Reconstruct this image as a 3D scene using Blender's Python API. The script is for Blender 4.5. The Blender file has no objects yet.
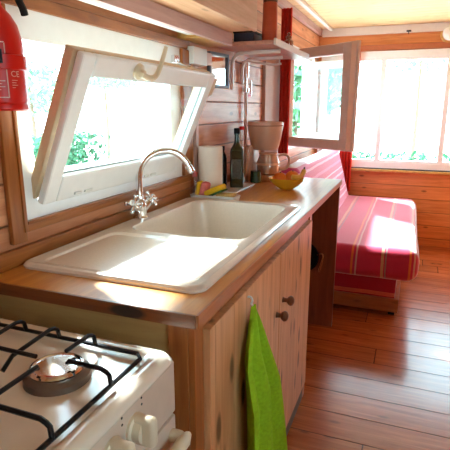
import bpy, bmesh, math, random
from mathutils import Vector, Matrix, noise
random.seed(7)
C = bpy.context.scene.collection
SC = bpy.context.scene
PI = math.pi
V = Vector

# ------------------------------------------------------------------ camera, sky, sun, exposure
cam_d = bpy.data.cameras.new('camera'); cam = bpy.data.objects.new('camera', cam_d); C.objects.link(cam)
cam.location = (0.9247, 0.0277, 1.2907)
cam.rotation_euler = (PI/2 - 0.2482, 0, 0.3737)
cam_d.sensor_width = 36; cam_d.sensor_fit = 'HORIZONTAL'
cam_d.lens = 475.25/450*36; cam_d.shift_y = 3.6/450; cam_d.clip_start = 0.02
SC.camera = cam
SC.cycles.transparent_max_bounces = 32
w = bpy.data.worlds.new('sky'); SC.world = w; w.use_nodes = True
bgn = w.node_tree.nodes['Background']
bgn.inputs[0].default_value = (0.60, 0.86, 1.0, 1); bgn.inputs[1].default_value = 12.0
sun_d = bpy.data.lights.new('sun', 'SUN'); sun = bpy.data.objects.new('sun', sun_d); C.objects.link(sun)
sun_d.energy = 36; sun_d.angle = math.radians(3); sun_d.color = (.82, .95, 1)
sun.location = (-3, 6, 6)
sun.rotation_euler = V((0.40, -0.32, -0.40)).to_track_quat('-Z', 'Y').to_euler()
VS = SC.view_settings
VS.view_transform = 'Standard'; VS.look = 'None'; VS.gamma = 1; VS.use_curve_mapping = False
VS.exposure = -0.12

# ------------------------------------------------------------------ materials
def new_mat(name):
    m = bpy.data.materials.new(name); m.use_nodes = True
    nt = m.node_tree
    return m, nt, nt.nodes['Principled BSDF']
def lin(r, g, b):
    f = lambda c: (c/255/12.92 if c/255 <= .04045 else ((c/255+.055)/1.055)**2.4)
    return (f(r), f(g), f(b), 1)
def plain(name, col, rough=.5, metal=0, var=.06, scale=30, spec=.5, coat=0, trans=0, bump=0):
    m, nt, p = new_mat(name); N = nt.nodes; L = nt.links
    nz = N.new('ShaderNodeTexNoise'); nz.inputs['Scale'].default_value = scale; nz.inputs['Detail'].default_value = 4
    tc = N.new('ShaderNodeTexCoord'); L.new(tc.outputs['Object'], nz.inputs['Vector'])
    r = N.new('ShaderNodeValToRGB'); L.new(nz.outputs['Fac'], r.inputs[0])
    r.color_ramp.elements[0].position = .3; r.color_ramp.elements[1].position = .7
    r.color_ramp.elements[0].color = tuple(c*(1-var) for c in col[:3])+(1,)
    r.color_ramp.elements[1].color = tuple(min(1, c*(1+var)) for c in col[:3])+(1,)
    L.new(r.outputs[0], p.inputs['Base Color'])
    p.inputs['Roughness'].default_value = rough; p.inputs['Metallic'].default_value = metal
    p.inputs['Specular IOR Level'].default_value = spec
    p.inputs['Coat Weight'].default_value = coat; p.inputs['Coat Roughness'].default_value = .08
    p.inputs['Transmission Weight'].default_value = trans
    if bump:
        b = N.new('ShaderNodeBump'); b.inputs['Strength'].default_value = bump; b.inputs['Distance'].default_value = .004
        L.new(nz.outputs['Fac'], b.inputs['Height']); L.new(b.outputs[0], p.inputs['Normal'])
    return m
def mth(nt, op, a, b=None):
    n = nt.nodes.new('ShaderNodeMath'); n.operation = op
    for i, v in enumerate((a, b)):
        if v is None: continue
        if isinstance(v, (int, float)): n.inputs[i].default_value = v
        else: nt.links.new(v, n.inputs[i])
    return n.outputs[0]
def mixc(nt, fac, a, b, mode='MIX'):
    n = nt.nodes.new('ShaderNodeMix'); n.data_type = 'RGBA'; n.blend_type = mode
    for s, v in ((n.inputs['Factor'], fac), (n.inputs['A'], a), (n.inputs['B'], b)):
        if isinstance(v, (int, float)): s.default_value = v
        elif isinstance(v, tuple): s.default_value = v
        else: nt.links.new(v, s)
    return n.outputs['Result']
def wood(name, light, dark, grain='Y', plank=None, offset=0, rough=.4, knots=.6, var=.25, coat=0, seam=.75, spots=(), seamw=.03, joints=0, gs=1.0, spec=.5, kmax=.17):
    """grain: axis the fibres run along; plank = (axis, width) for boards laid side by side"""
    m, nt, p = new_mat(name); N = nt.nodes; L = nt.links
    geo = N.new('ShaderNodeNewGeometry'); sep = N.new('ShaderNodeSeparateXYZ'); L.new(geo.outputs['Position'], sep.inputs[0])
    ax = {'X': 0, 'Y': 1, 'Z': 2}
    rnd = None
    if plank:
        t = mth(nt, 'DIVIDE', mth(nt, 'ADD', sep.outputs[ax[plank[0]]], 10+offset), plank[1])
        idx = mth(nt, 'FLOOR', t); fr = mth(nt, 'FRACT', t)
        if joints:
            wn0 = N.new('ShaderNodeTexWhiteNoise'); wn0.noise_dimensions = '1D'; L.new(idx, wn0.inputs['W'])
            u = mth(nt, 'DIVIDE', mth(nt, 'ADD', sep.outputs[ax[grain]], mth(nt, 'MULTIPLY', wn0.outputs['Value'], joints)), joints)
            idx = mth(nt, 'ADD', idx, mth(nt, 'MULTIPLY', mth(nt, 'FLOOR', mth(nt, 'ADD', u, 20)), 37.3))
            ju = mth(nt, 'FRACT', mth(nt, 'ADD', u, 20))
            jm = mth(nt, 'LESS_THAN', mth(nt, 'MULTIPLY', ju, joints), .005)
        wn = N.new('ShaderNodeTexWhiteNoise'); wn.noise_dimensions = '1D'; L.new(idx, wn.inputs['W']); rnd = wn.outputs['Value']
        edge = mth(nt, 'MINIMUM', fr, mth(nt, 'SUBTRACT', 1, fr))
        mr = N.new('ShaderNodeMapRange'); mr.inputs['From Max'].default_value = seamw; L.new(edge, mr.inputs['Value'])
        groove = mth(nt, 'SUBTRACT', 1, mr.outputs[0])
        if joints: groove = mth(nt, 'MAXIMUM', groove, jm)
    # stretched coordinates
    comb = N.new('ShaderNodeCombineXYZ')
    for a in 'XYZ':
        s = (3.0 if a == grain else 38.0)*gs
        v = mth(nt, 'MULTIPLY', sep.outputs[ax[a]], s)
        if rnd is not None: v = mth(nt, 'ADD', v, mth(nt, 'MULTIPLY', rnd, 61.7))
        L.new(v, comb.inputs[ax[a]])
    nz = N.new('ShaderNodeTexNoise'); nz.inputs['Scale'].default_value = 1; nz.inputs['Detail'].default_value = 5
    nz.inputs['Roughness'].default_value = .6; nz.inputs['Distortion'].default_value = .6
    L.new(comb.outputs[0], nz.inputs['Vector'])
    r = N.new('ShaderNodeValToRGB'); L.new(nz.outputs['Fac'], r.inputs[0])
    r.color_ramp.elements[0].position = .32; r.color_ramp.elements[1].position = .68
    r.color_ramp.elements[0].color = dark; r.color_ramp.elements[1].color = light
    col = r.outputs[0]
    if knots:
        comb2 = N.new('ShaderNodeCombineXYZ')
        for a in 'XYZ':
            v = mth(nt, 'MULTIPLY', sep.outputs[ax[a]], 5.0 if a == grain else 13.0)
            if rnd is not None: v = mth(nt, 'ADD', v, mth(nt, 'MULTIPLY', rnd, 13.1))
            L.new(v, comb2.inputs[ax[a]])
        vo = N.new('ShaderNodeTexVoronoi'); vo.inputs['Scale'].default_value = 1; vo.inputs['Randomness'].default_value = 1
        L.new(comb2.outputs[0], vo.inputs['Vector'])
        k = N.new('ShaderNodeMapRange'); k.inputs['From Min'].default_value = kmax*.55; k.inputs['From Max'].default_value = kmax
        k.inputs['To Min'].default_value = knots; k.inputs['To Max'].default_value = 0
        L.new(vo.outputs['Distance'], k.inputs['Value'])
        col = mixc(nt, k.outputs[0], col, tuple(c*.25 for c in dark[:3])+(1,))
    if rnd is not None and var:
        hv = N.new('ShaderNodeHueSaturation'); L.new(col, hv.inputs['Color'])
        L.new(mth(nt, 'ADD', mth(nt, 'MULTIPLY', rnd, var*2), 1-var), hv.inputs['Value'])
        col = hv.outputs[0]
    for (pt, rad, sc) in spots:          # burn marks and stains with a place of their own
        vm = N.new('ShaderNodeVectorMath'); vm.operation = 'SUBTRACT'; L.new(geo.outputs['Position'], vm.inputs[0]); vm.inputs[1].default_value = pt
        vs = N.new('ShaderNodeVectorMath'); vs.operation = 'MULTIPLY'; L.new(vm.outputs[0], vs.inputs[0]); vs.inputs[1].default_value = sc
        vl = N.new('ShaderNodeVectorMath'); vl.operation = 'LENGTH'; L.new(vs.outputs[0], vl.inputs[0])
        mr2 = N.new('ShaderNodeMapRange'); mr2.inputs['From Min'].default_value = rad*.7; mr2.inputs['From Max'].default_value = rad
        mr2.inputs['To Min'].default_value = .93; mr2.inputs['To Max'].default_value = 0
        L.new(vl.outputs['Value'], mr2.inputs['Value'])
        col = mixc(nt, mr2.outputs[0], col, (.012, .007, .006, 1))
    if plank:
        col = mixc(nt, mth(nt, 'MULTIPLY', groove, seam), col, tuple(c*.12 for c in dark[:3])+(1,))
        b = N.new('ShaderNodeBump'); b.inputs['Strength'].default_value = .6; b.inputs['Distance'].default_value = .004
        L.new(mth(nt, 'SUBTRACT', 1, groove), b.inputs['Height']); L.new(b.outputs[0], p.inputs['Normal'])
    L.new(col, p.inputs['Base Color'])
    p.inputs['Roughness'].default_value = rough; p.inputs['Specular IOR Level'].default_value = spec
    p.inputs['Coat Weight'].default_value = coat; p.inputs['Coat Roughness'].default_value = .15
    return m
def clear(name, tint=(1, 1, 1, 1), gloss=.07, rough=.02):
    m, nt, p = new_mat(name); N = nt.nodes; L = nt.links
    N.remove(p)
    t = N.new('ShaderNodeBsdfTransparent'); t.inputs[0].default_value = tint
    g = N.new('ShaderNodeBsdfGlossy'); g.inputs['Roughness'].default_value = rough
    lw = N.new('ShaderNodeLayerWeight'); lw.inputs['Blend'].default_value = .5
    fac = mth(nt, 'ADD', gloss*.6, mth(nt, 'MULTIPLY', mth(nt, 'POWER', lw.outputs['Facing'], 4), .6))
    mx = N.new('ShaderNodeMixShader'); L.new(fac, mx.inputs[0])
    L.new(t.outputs[0], mx.inputs[1]); L.new(g.outputs[0], mx.inputs[2])
    L.new(mx.outputs[0], N['Material Output'].inputs[0])
    return m
def cloth_stripes(name, axis, period, stops, base, rough=.9, offset=0):
    """woven cloth: coloured bands across one axis; stops = [(start, end, colour)] as fractions of the period"""
    m, nt, p = new_mat(name); N = nt.nodes; L = nt.links
    geo = N.new('ShaderNodeNewGeometry'); sep = N.new('ShaderNodeSeparateXYZ'); L.new(geo.outputs['Position'], sep.inputs[0])
    nz = N.new('ShaderNodeTexNoise'); nz.inputs['Scale'].default_value = 6; L.new(geo.outputs['Position'], nz.inputs['Vector'])
    src = sep.outputs['XYZ'.index(axis)]
    t = mth(nt, 'FRACT', mth(nt, 'DIVIDE', mth(nt, 'ADD', mth(nt, 'ADD', src, 20+offset), mth(nt, 'MULTIPLY', nz.outputs['Fac'], .012)), period))
    r = N.new('ShaderNodeValToRGB'); r.color_ramp.interpolation = 'CONSTANT'
    el = r.color_ramp.elements; el[0].color = base; el[0].position = 0; el.remove(el[1])
    for a, b_, c in stops:
        e = el.new(a); e.color = c
        e = el.new(b_); e.color = base
    L.new(t, r.inputs[0])
    n2 = N.new('ShaderNodeTexNoise'); n2.inputs['Scale'].default_value = 220; L.new(geo.outputs['Position'], n2.inputs['Vector'])
    col = mixc(nt, .22, r.outputs[0], n2.outputs['Fac'], 'SOFT_LIGHT')
    L.new(col, p.inputs['Base Color']); p.inputs['Roughness'].default_value = rough
    p.inputs['Sheen Weight'].default_value = 1; p.inputs['Sheen Roughness'].default_value = .35; p.inputs['Specular IOR Level'].default_value = .2
    b = N.new('ShaderNodeBump'); b.inputs['Strength'].default_value = .3; b.inputs['Distance'].default_value = .002
    L.new(n2.outputs['Fac'], b.inputs['Height']); L.new(b.outputs[0], p.inputs['Normal'])
    return m

M = {}
M['wall_pine'] = wood('wall pine boards', lin(224, 160, 116), lin(192, 118, 74), 'Y', ('Z', .105), .02, .42, .5, .13, seam=.9, seamw=.05)
M['back_pine'] = wood('back wall pine boards', lin(226, 146, 86), lin(194, 112, 58), 'X', ('Z', .125), .05, .36, .8, .12, seam=.85, seamw=.035)
M['ceil_pine'] = wood('ceiling pine boards', lin(240, 210, 160), lin(220, 178, 118), 'X', ('Y', .115), 0, .45, .6, .06, seam=.55, seamw=.03)
M['floor_wood'] = wood('floor boards', lin(190, 106, 54), lin(150, 72, 30), 'X', ('Y', .165), -.013, .26, .55, .14, coat=.35, seam=.85, seamw=.022, joints=4.1)
M['casing'] = wood('stained casing', lin(174, 104, 46), lin(130, 70, 26), 'Y', rough=.35, knots=.3)
M['casing_z'] = wood('stained casing upright', lin(174, 104, 46), lin(130, 70, 26), 'Z', rough=.35, knots=.3)
M['worktop'] = wood('oiled worktop', lin(218, 150, 66), lin(188, 116, 44), 'Y', None, rough=.3, knots=.12, coat=.3)
M['edge_wood'] = wood('dark stained edging', lin(142, 80, 40), lin(108, 54, 24), 'X', rough=.3, knots=.2, coat=.3,
                    spots=[((.405, .80, .884), .05, (1, .5, 3.2))])
M['edge_wood_y'] = wood('reddish edging', lin(190, 120, 66), lin(156, 88, 42), 'Y', rough=.35, knots=.1, coat=.1)
M['door_pine'] = wood('door pine', lin(230, 172, 122), lin(202, 140, 92), 'Z', ('Y', .12), .03, .42, .9, .08, seam=.3, seamw=.015, kmax=.24)
M['frame_pine'] = wood('orange pine', lin(188, 116, 62), lin(150, 84, 40), 'Z', rough=.38, knots=.5)
M['ply'] = wood('plywood side', lin(196, 160, 104), lin(178, 140, 86), 'X', rough=.5, knots=.1)
M['red_panel'] = wood('reddish panel', lin(150, 78, 48), lin(122, 56, 32), 'Z', rough=.4, knots=.2)
M['cab_pine'] = wood('pale cabinet pine', lin(222, 176, 136), lin(200, 148, 104), 'Y', rough=.45, knots=.5)
M['cab_pink'] = wood('limed board', lin(205, 172, 164), lin(184, 148, 140), 'Y', rough=.5, knots=.15)
M['yellow_pine'] = wood('yellow pine batten', lin(214, 170, 98), lin(192, 142, 72), 'Y', rough=.45, knots=.2)
M['shelf_wood'] = wood('shelf wood', lin(196, 136, 112), lin(170, 106, 84), 'Y', rough=.35, knots=.2)
M['sofa_wood'] = wood('sofa base wood', lin(186, 112, 66), lin(156, 84, 44), 'X', rough=.38, knots=.4)
M['white'] = plain('white paint', lin(242, 244, 243), .35, var=.02)
M['cream'] = plain('cream edge', lin(214, 184, 146), .5, var=.05)
M['trimw'] = plain('white ceiling trim', lin(226, 216, 206), .5, var=.03)
M['sash2'] = plain('pale mauve paint', lin(240, 224, 220), .4, var=.03)
M['panel'] = plain('dusty pink board', lin(190, 156, 142), .6, var=.03)
M['plaster'] = plain('white wall paint', lin(222, 214, 204), .7, var=.03)
M['sink'] = plain('speckled beige sink', lin(224, 208, 192), .16, var=.03, scale=120, coat=.5)
M['chrome'] = plain('chrome', (.8, .8, .82, 1), .12, 1, var=.02)
M['steel'] = plain('brushed steel', (.62, .62, .64, 1), .22, 1, var=.05)
M['enamel'] = plain('ivory enamel', lin(228, 214, 196), .14, var=.02, coat=.4)
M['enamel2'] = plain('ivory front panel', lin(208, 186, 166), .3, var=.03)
M['iron'] = plain('black enamelled wire', (.008, .008, .010, 1), .35, var=.1, spec=.3)
M['burner'] = plain('grey brown burner ring', lin(112, 94, 82), .35, .5, var=.12)
M['knob_cream'] = plain('cream plastic', lin(222, 204, 176), .35, var=.03)
M['black'] = plain('black plastic', (.012, .012, .013, 1), .6, var=.1, spec=.2)
M['red_gloss'] = plain('red gloss paint', lin(206, 24, 14), .38, var=.04, spec=.35)
M['label_white'] = plain('white print', lin(230, 190, 176), .5, var=.02)
M['plas_white'] = plain('white plastic', lin(226, 226, 222), .4, var=.02)
M['plas_pink'] = plain('aged white plastic', lin(214, 186, 176), .4, var=.03)
M['ivory'] = plain('ivory plastic', lin(222, 206, 176), .3, var=.03)
M['mirror'] = plain('mirror glass', (.85, .9, .95, 1), .03, 1, var=.01)
M['seal'] = plain('grey rubber seal', lin(150, 165, 165), .6, var=.03)
M['grey_frame'] = plain('grey frame', lin(96, 104, 116), .4, .3, var=.05)
M['knob_wood'] = plain('dark turned wood', lin(112, 66, 42), .35, var=.15)
M['towel'] = plain('lime green towel', lin(158, 204, 44), .95, var=.12, scale=90, spec=.1, bump=.5)
M['paper'] = plain('paper towel', lin(240, 228, 214), .9, var=.02, spec=.1)
M['olive'] = plain('dark green bottle glass', (.012, .028, .006, 1), .08, var=.1, coat=.6)
M['dark_glass'] = plain('black bottle glass', (.008, .007, .008, 1), .1, var=.1, coat=.6)
M['label'] = plain('grey bottle label', lin(88, 86, 76), .6, var=.35, scale=160)
M['coffee'] = plain('beige pink plastic', lin(222, 180, 154), .4, var=.02)
M['coffee_d'] = plain('darker plastic seam', lin(176, 128, 108), .5, var=.03)  # darker tone of the plastic for the lid seam
M['glass'] = clear('window glass', (.97, 1, .99, 1))
M['clear'] = clear('clear plastic', (.92, .90, .9, 1), .16)
M['crystal'] = clear('cut glass', (.82, .84, .86, 1), .55, .08)
M['carafe'] = plain('frosted silver carafe', lin(226, 200, 190), .16, .55, var=.02)
M['soap'] = clear('detergent', (.92, .78, .70, 1), .12)
M['green_jar'] = plain('green jar', lin(46, 78, 40), .25, var=.1, coat=.3)
M['bowl'] = plain('yellow glazed bowl', lin(226, 168, 34), .25, var=.03, coat=.3)
M['orange'] = plain('orange peel', lin(226, 112, 22), .45, var=.08, scale=120, bump=.3)
M['banana'] = plain('banana skin', lin(226, 172, 62), .5, var=.12)
M['brown'] = plain('banana stem', lin(92, 66, 34), .6, var=.2)
M['sponge_y'] = plain('yellow sponge', lin(232, 180, 30), .95, var=.1, scale=140, bump=.8)
M['sponge_g'] = plain('green scourer', lin(52, 96, 40), .95, var=.2, scale=200, bump=.8)
M['sponge_b'] = plain('straw scouring pad', lin(200, 162, 92), .95, var=.15, scale=200, bump=.8)
M['sponge_p'] = plain('pink sponge', lin(222, 118, 112), .95, var=.12, scale=140, bump=.8)
M['tin_red'] = plain('terracotta red tin', lin(196, 84, 52), .4, var=.06)
M['tin_lid'] = plain('brown lid', lin(96, 58, 42), .5, var=.1)
M['navy'] = plain('dark blue box', lin(38, 46, 62), .5, var=.12)
M['curtain'] = plain('red curtain', lin(206, 60, 48), .9, var=.1, scale=60, spec=.1)
M['sofa_red'] = cloth_stripes('red woven cloth', 'X', .34, [(.02, .06, lin(222, 110, 70)), (.10, .13, lin(206, 150, 140)), (.55, .60, lin(206, 150, 120)), (.62, .645, lin(150, 120, 120))], lin(198, 52, 84), offset=.12)
M['sofa_back'] = cloth_stripes('pink woven cloth', 'Z', .17, [(.1, .2, lin(240, 200, 220)), (.4, .46, lin(250, 220, 230)), (.7, .82, lin(232, 150, 186))], lin(214, 90, 134), offset=.05)
M['base_red'] = cloth_stripes('red base cloth', 'Z', .22, [(.48, .60, lin(226, 110, 84))], lin(186, 34, 54))
M['copper'] = plain('copper rod', lin(196, 120, 88), .3, .5, var=.05)
M['opal'] = plain('opal glass', lin(236, 232, 226), .25, var=.02)
M['plinth'] = plain('grey plinth', lin(96, 84, 78), .6, var=.2)
M['pipe'] = plain('painted pipe', lin(240, 226, 218), .3, var=.04, coat=.3)
M['leaf'] = plain('leaf', lin(50, 112, 74), .6, var=.35, scale=9)
M['leaf2'] = plain('pale leaf', lin(110, 160, 120), .6, var=.3, scale=6)
M['bark'] = plain('bark', lin(120, 100, 84), .9, var=.2)
M['ground'] = plain('pale gravel', lin(206, 204, 196), .95, var=.08, scale=4)
M['render'] = plain('white render', lin(232, 234, 230), .9, var=.03)
M['grey_beam'] = plain('grey painted timber', lin(150, 164, 164), .7, var=.05)

# ------------------------------------------------------------------ builders
OFF = {}
def off(o): return OFF.get(o.name, V((0, 0, 0)))
def obj(name, bm, mat, parent=None, smooth=.6, kind=None, origin=None):
    """links a bmesh built in world coordinates as one mesh object"""
    me = bpy.data.meshes.new(name)
    bmesh.ops.remove_doubles(bm, verts=bm.verts, dist=1e-6)
    bmesh.ops.recalc_face_normals(bm, faces=bm.faces)
    if parent is not None: o0 = off(parent)
    elif origin is not None: o0 = V(origin)
    elif kind == 'structure' or not bm.verts: o0 = V((0, 0, 0))
    else:
        lo = [min(v.co[i] for v in bm.verts) for i in range(3)]; hi = [max(v.co[i] for v in bm.verts) for i in range(3)]
        o0 = V(((lo[0]+hi[0])/2, (lo[1]+hi[1])/2, lo[2]))
    bmesh.ops.translate(bm, verts=bm.verts, vec=-o0)
    bm.to_mesh(me); bm.free()
    for m in (mat if isinstance(mat, (list, tuple)) else [mat]): me.materials.append(m)
    if smooth:
        me.shade_smooth(); me.set_sharp_from_angle(angle=smooth)
    o = bpy.data.objects.new(name, me); C.objects.link(o)
    if smooth:
        wn_ = o.modifiers.new('weighted_normal', 'WEIGHTED_NORMAL'); wn_.keep_sharp = True; wn_.weight = 90
    if parent is not None: o.parent = parent
    else: o.location = o0
    OFF[o.name] = o0
    if kind: o['kind'] = kind
    return o
def thing(name, label, cat, loc, group=None):
    o = bpy.data.objects.new(name, None); C.objects.link(o); o.location = loc; o.empty_display_size = .05
    OFF[o.name] = V(loc)
    o['label'] = label; o['category'] = cat
    if group: o['group'] = group
    return o
def tag(o, label, cat, group=None, kind=None):
    o['label'] = label; o['category'] = cat
    if group: o['group'] = group
    if kind: o['kind'] = kind
    return o
def setting(name, loc, label=None, cat=None):
    o = bpy.data.objects.new(name, None); C.objects.link(o); o.location = loc; OFF[o.name] = V(loc)
    o.empty_display_size = .05; o['kind'] = 'structure'
    if label: o['label'] = label
    if cat: o['category'] = cat
    return o
def BM(): return bmesh.new()
def box(bm, lo, hi, bev=0, mat=0, seg=2, xf=None):
    b = bmesh.new()
    bmesh.ops.create_cube(b, size=1)
    for v in b.verts:
        v.co = V([(lo[i]+hi[i])/2 + v.co[i]*(hi[i]-lo[i]) for i in range(3)])
    if bev: bmesh.ops.bevel(b, geom=b.edges[:], offset=bev, segments=seg, affect='EDGES', profile=.5)
    if xf is not None: bmesh.ops.transform(b, matrix=xf, verts=b.verts)
    add(bm, b, mat); return bm
def add(bm, b, mat=0):
    vm = {}
    for v in b.verts: vm[v] = bm.verts.new(v.co)
    for f in b.faces:
        try: nf = bm.faces.new([vm[v] for v in f.verts]); nf.material_index = mat if mat else f.material_index
        except ValueError: pass
    b.free()
def ring_frame(u, v):
    pass
def tube(bm, pts, r, seg=10, smooth=0, cap=True, mat=0):
    pts = [V(p) for p in pts]
    if smooth:
        out = []
        for i in range(len(pts)-1):
            p0 = pts[max(i-1, 0)]; p1 = pts[i]; p2 = pts[i+1]; p3 = pts[min(i+2, len(pts)-1)]
            for k in range(smooth):
                t = k/smooth
                out.append(.5*((2*p1)+(-p0+p2)*t+(2*p0-5*p1+4*p2-p3)*t*t+(-p0+3*p1-3*p2+p3)*t**3))
        out.append(pts[-1]); pts = out
    n = len(pts); rs = r if isinstance(r, (list, tuple)) else [r]*n
    if len(rs) != n: rs = [rs[0]+(rs[-1]-rs[0])*i/(n-1) for i in range(n)]
    tans = [(pts[min(i+1, n-1)]-pts[max(i-1, 0)]).normalized() for i in range(n)]
    up = V((0, 0, 1)) if abs(tans[0].z) < .9 else V((1, 0, 0))
    x = tans[0].cross(up).normalized()
    rings = []
    for i in range(n):
        x = (x - tans[i]*x.dot(tans[i])).normalized(); y = tans[i].cross(x)
        rings.append([bm.verts.new(pts[i]+(x*math.cos(a)+y*math.sin(a))*rs[i]) for a in [2*PI*k/seg for k in range(seg)]])
    for i in range(n-1):
        for k in range(seg):
            f = bm.faces.new((rings[i][k], rings[i][(k+1) % seg], rings[i+1][(k+1) % seg], rings[i+1][k])); f.material_index = mat
    if cap:
        bm.faces.new(rings[0][::-1]).material_index = mat; bm.faces.new(rings[-1]).material_index = mat
    return bm
def lathe(bm, c, prof, seg=32, axis=V((0, 0, 1)), close=True, mat=0, sx=1, sy=1):
    """prof = [(radius, height)]; c = base point"""
    axis = V(axis).normalized()
    x = axis.cross(V((0, 0, 1)) if abs(axis.z) < .9 else V((0, 1, 0))).normalized(); y = axis.cross(x)
    rings = []
    for r, h in prof:
        if r < 1e-6: rings.append([bm.verts.new(V(c)+axis*h)])
        else: rings.append([bm.verts.new(V(c)+axis*h+x*math.cos(2*PI*k/seg)*r*sx+y*math.sin(2*PI*k/seg)*r*sy) for k in range(seg)])
    for a, b in zip(rings[:-1], rings[1:]):
        for k in range(seg):
            k2 = (k+1) % seg
            if len(a) == 1 and len(b) == 1: continue
            if len(a) == 1: f = bm.faces.new((a[0], b[k2], b[k]))
            elif len(b) == 1: f = bm.faces.new((a[k], a[k2], b[0]))
            else: f = bm.faces.new((a[k], a[k2], b[k2], b[k]))
            f.material_index = mat
    if close:
        if len(rings[0]) > 1: bm.faces.new(rings[0][::-1]).material_index = mat
        if len(rings[-1]) > 1: bm.faces.new(rings[-1]).material_index = mat
    return bm
def holed(bm, axis, a0, a1, lo, hi, holes, mat=0):
    """slab normal to axis between a0 and a1 with rectangular holes; lo, hi, holes in the two other axes"""
    i, j = [k for k in range(3) if k != axis]
    us = sorted({lo[0], hi[0], *[h[0] for h in holes], *[h[2] for h in holes]})
    vs = sorted({lo[1], hi[1], *[h[1] for h in holes], *[h[3] for h in holes]})
    def solid(p, q):
        if p < 0 or q < 0 or p >= len(us)-1 or q >= len(vs)-1: return False
        u = (us[p]+us[p+1])/2; v = (vs[q]+vs[q+1])/2
        return not any(h[0] < u < h[2] and h[1] < v < h[3] for h in holes)
    def P(u, v, a):
        c = [0, 0, 0]; c[axis] = a; c[i] = u; c[j] = v; return bm.verts.new(c)
    def quad(*ps): bm.faces.new([P(*p) for p in ps]).material_index = mat
    for p in range(len(us)-1):
        for q in range(len(vs)-1):
            if not solid(p, q): continue
            u0, u1, v0, v1 = us[p], us[p+1], vs[q], vs[q+1]
            for a in (a0, a1): quad((u0, v0, a), (u1, v0, a), (u1, v1, a), (u0, v1, a))
            if not solid(p-1, q): quad((u0, v0, a0), (u0, v1, a0), (u0, v1, a1), (u0, v0, a1))
            if not solid(p+1, q): quad((u1, v0, a0), (u1, v1, a0), (u1, v1, a1), (u1, v0, a1))
            if not solid(p, q-1): quad((u0, v0, a0), (u1, v0, a0), (u1, v0, a1), (u0, v0, a1))
            if not solid(p, q+1): quad((u0, v1, a0), (u1, v1, a0), (u1, v1, a1), (u0, v1, a1))
    bmesh.ops.remove_doubles(bm, verts=bm.verts, dist=1e-5)
    return bm
def frame_box(bm, W, Hh, wid, th, xf, bev=.003, mat=0, wids=None):
    """rectangular frame in local (u=x, v=z, depth=y 0..th)"""
    l, r_, b_, t_ = wids or (wid, wid, wid, wid)
    box(bm, (0, 0, 0), (l, th, Hh), bev, mat, xf=xf); box(bm, (W-r_, 0, 0), (W, th, Hh), bev, mat, xf=xf)
    box(bm, (l, 0, 0), (W-r_, th, b_), bev, mat, xf=xf); box(bm, (l, 0, Hh-t_), (W-r_, th, Hh), bev, mat, xf=xf)
    return bm

# ================================================================== SETTING
RX, RY0, RY1, RZ, TH = 2.15, -1.1, 4.85, 2.01, .07
obj('floor', box(BM(), (-TH, RY0-TH, -.06), (RX+TH, RY1+TH, 0)), M['floor_wood'], kind='structure', smooth=0)
obj('ceiling', box(BM(), (-TH, RY0-TH, RZ), (RX+TH, RY1+TH, RZ+.05)), M['ceil_pine'], kind='structure', smooth=0)
W1 = (.995, 1.045, 1.775, 1.462)           # window 1 opening y0 z0 y1 z1
W2 = (3.46, 1.03, 4.52, 1.70)
W3 = (.075, .76, 2.0, 1.745)              # x0 z0 x1 z1
W4 = (2.3, .85, 4.1, 1.70)
W5 = (-.7, .9, .3, 1.7)  # unseen right-wall opening, added to let skylight in
obj('wall_left', holed(BM(), 0, -TH, 0, (RY0-TH, 0), (RY1+TH, RZ), [W1, W2]), M['wall_pine'], kind='structure', smooth=0)
obj('wall_back', holed(BM(), 1, RY1, RY1+TH, (0, 0), (RX, RZ), [W3]), M['back_pine'], kind='structure', smooth=0)
obj('wall_right', holed(BM(), 0, RX, RX+TH, (RY0-TH, 0), (RY1+TH, RZ), [W5]), M['back_pine'], kind='structure', smooth=0)
obj('wall_front', box(BM(), (0, RY0-TH, 0), (RX, RY0, RZ)), M['back_pine'], kind='structure', smooth=0)
# ceiling trims
obj('trim_1', box(BM(), (0, RY0, 1.955), (.028, RY1, RZ), .006), M['cab_pink'], kind='structure')
obj('trim_2', box(BM(), (.10, RY0, 1.985), (.135, RY1-.06, RZ), .006), M['trimw'], kind='structure')
obj('trim_3', box(BM(), (.028, RY1-.04, 1.94), (RX, RY1, RZ), .008), M['trimw'], kind='structure')
obj('trim_4', box(BM(), (0, .55, .9), (.018, 2.72, .945), .004), M['casing'], kind='structure')    # strip behind the worktop
# casing of the kitchen window
bm = BM()
box(bm, (0, .915, 1.527), (.016, 1.945, 1.562), .005); box(bm, (0, .951, .978), (.016, 1.945, 1.0), .005)
box(bm, (0, .951, .998), (.02, 1.9, 1.008), .003)
obj('trim_5', bm, M['casing'], kind='structure')
bm = BM()
box(bm, (0, .90, .955), (.016, .950, 1.525), .005); box(bm, (0, 1.86, 1.008), (.022, 1.945, 1.525), .005); box(bm, (0, .938, .98), (.020, .950, 1.525), .003)
obj('trim_6', bm, M['casing_z'], kind='structure')

# window 1: white fixed frame, tilted sash, handle, stay
win = setting('window_1', (0, 1.0, 1.01), 'white kitchen window tilted inwards above the sink', 'window')
bm = BM(); holed(bm, 0, -.076, .008, (.950, 1.008), (1.862, 1.527), [(1.003, 1.053, 1.767, 1.455)])
obj('window_frame', bm, M['white'], win)
SH, SWd, ST = .405, .80, .022                      # sash height, width, thickness
ang = math.radians(24)
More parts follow.
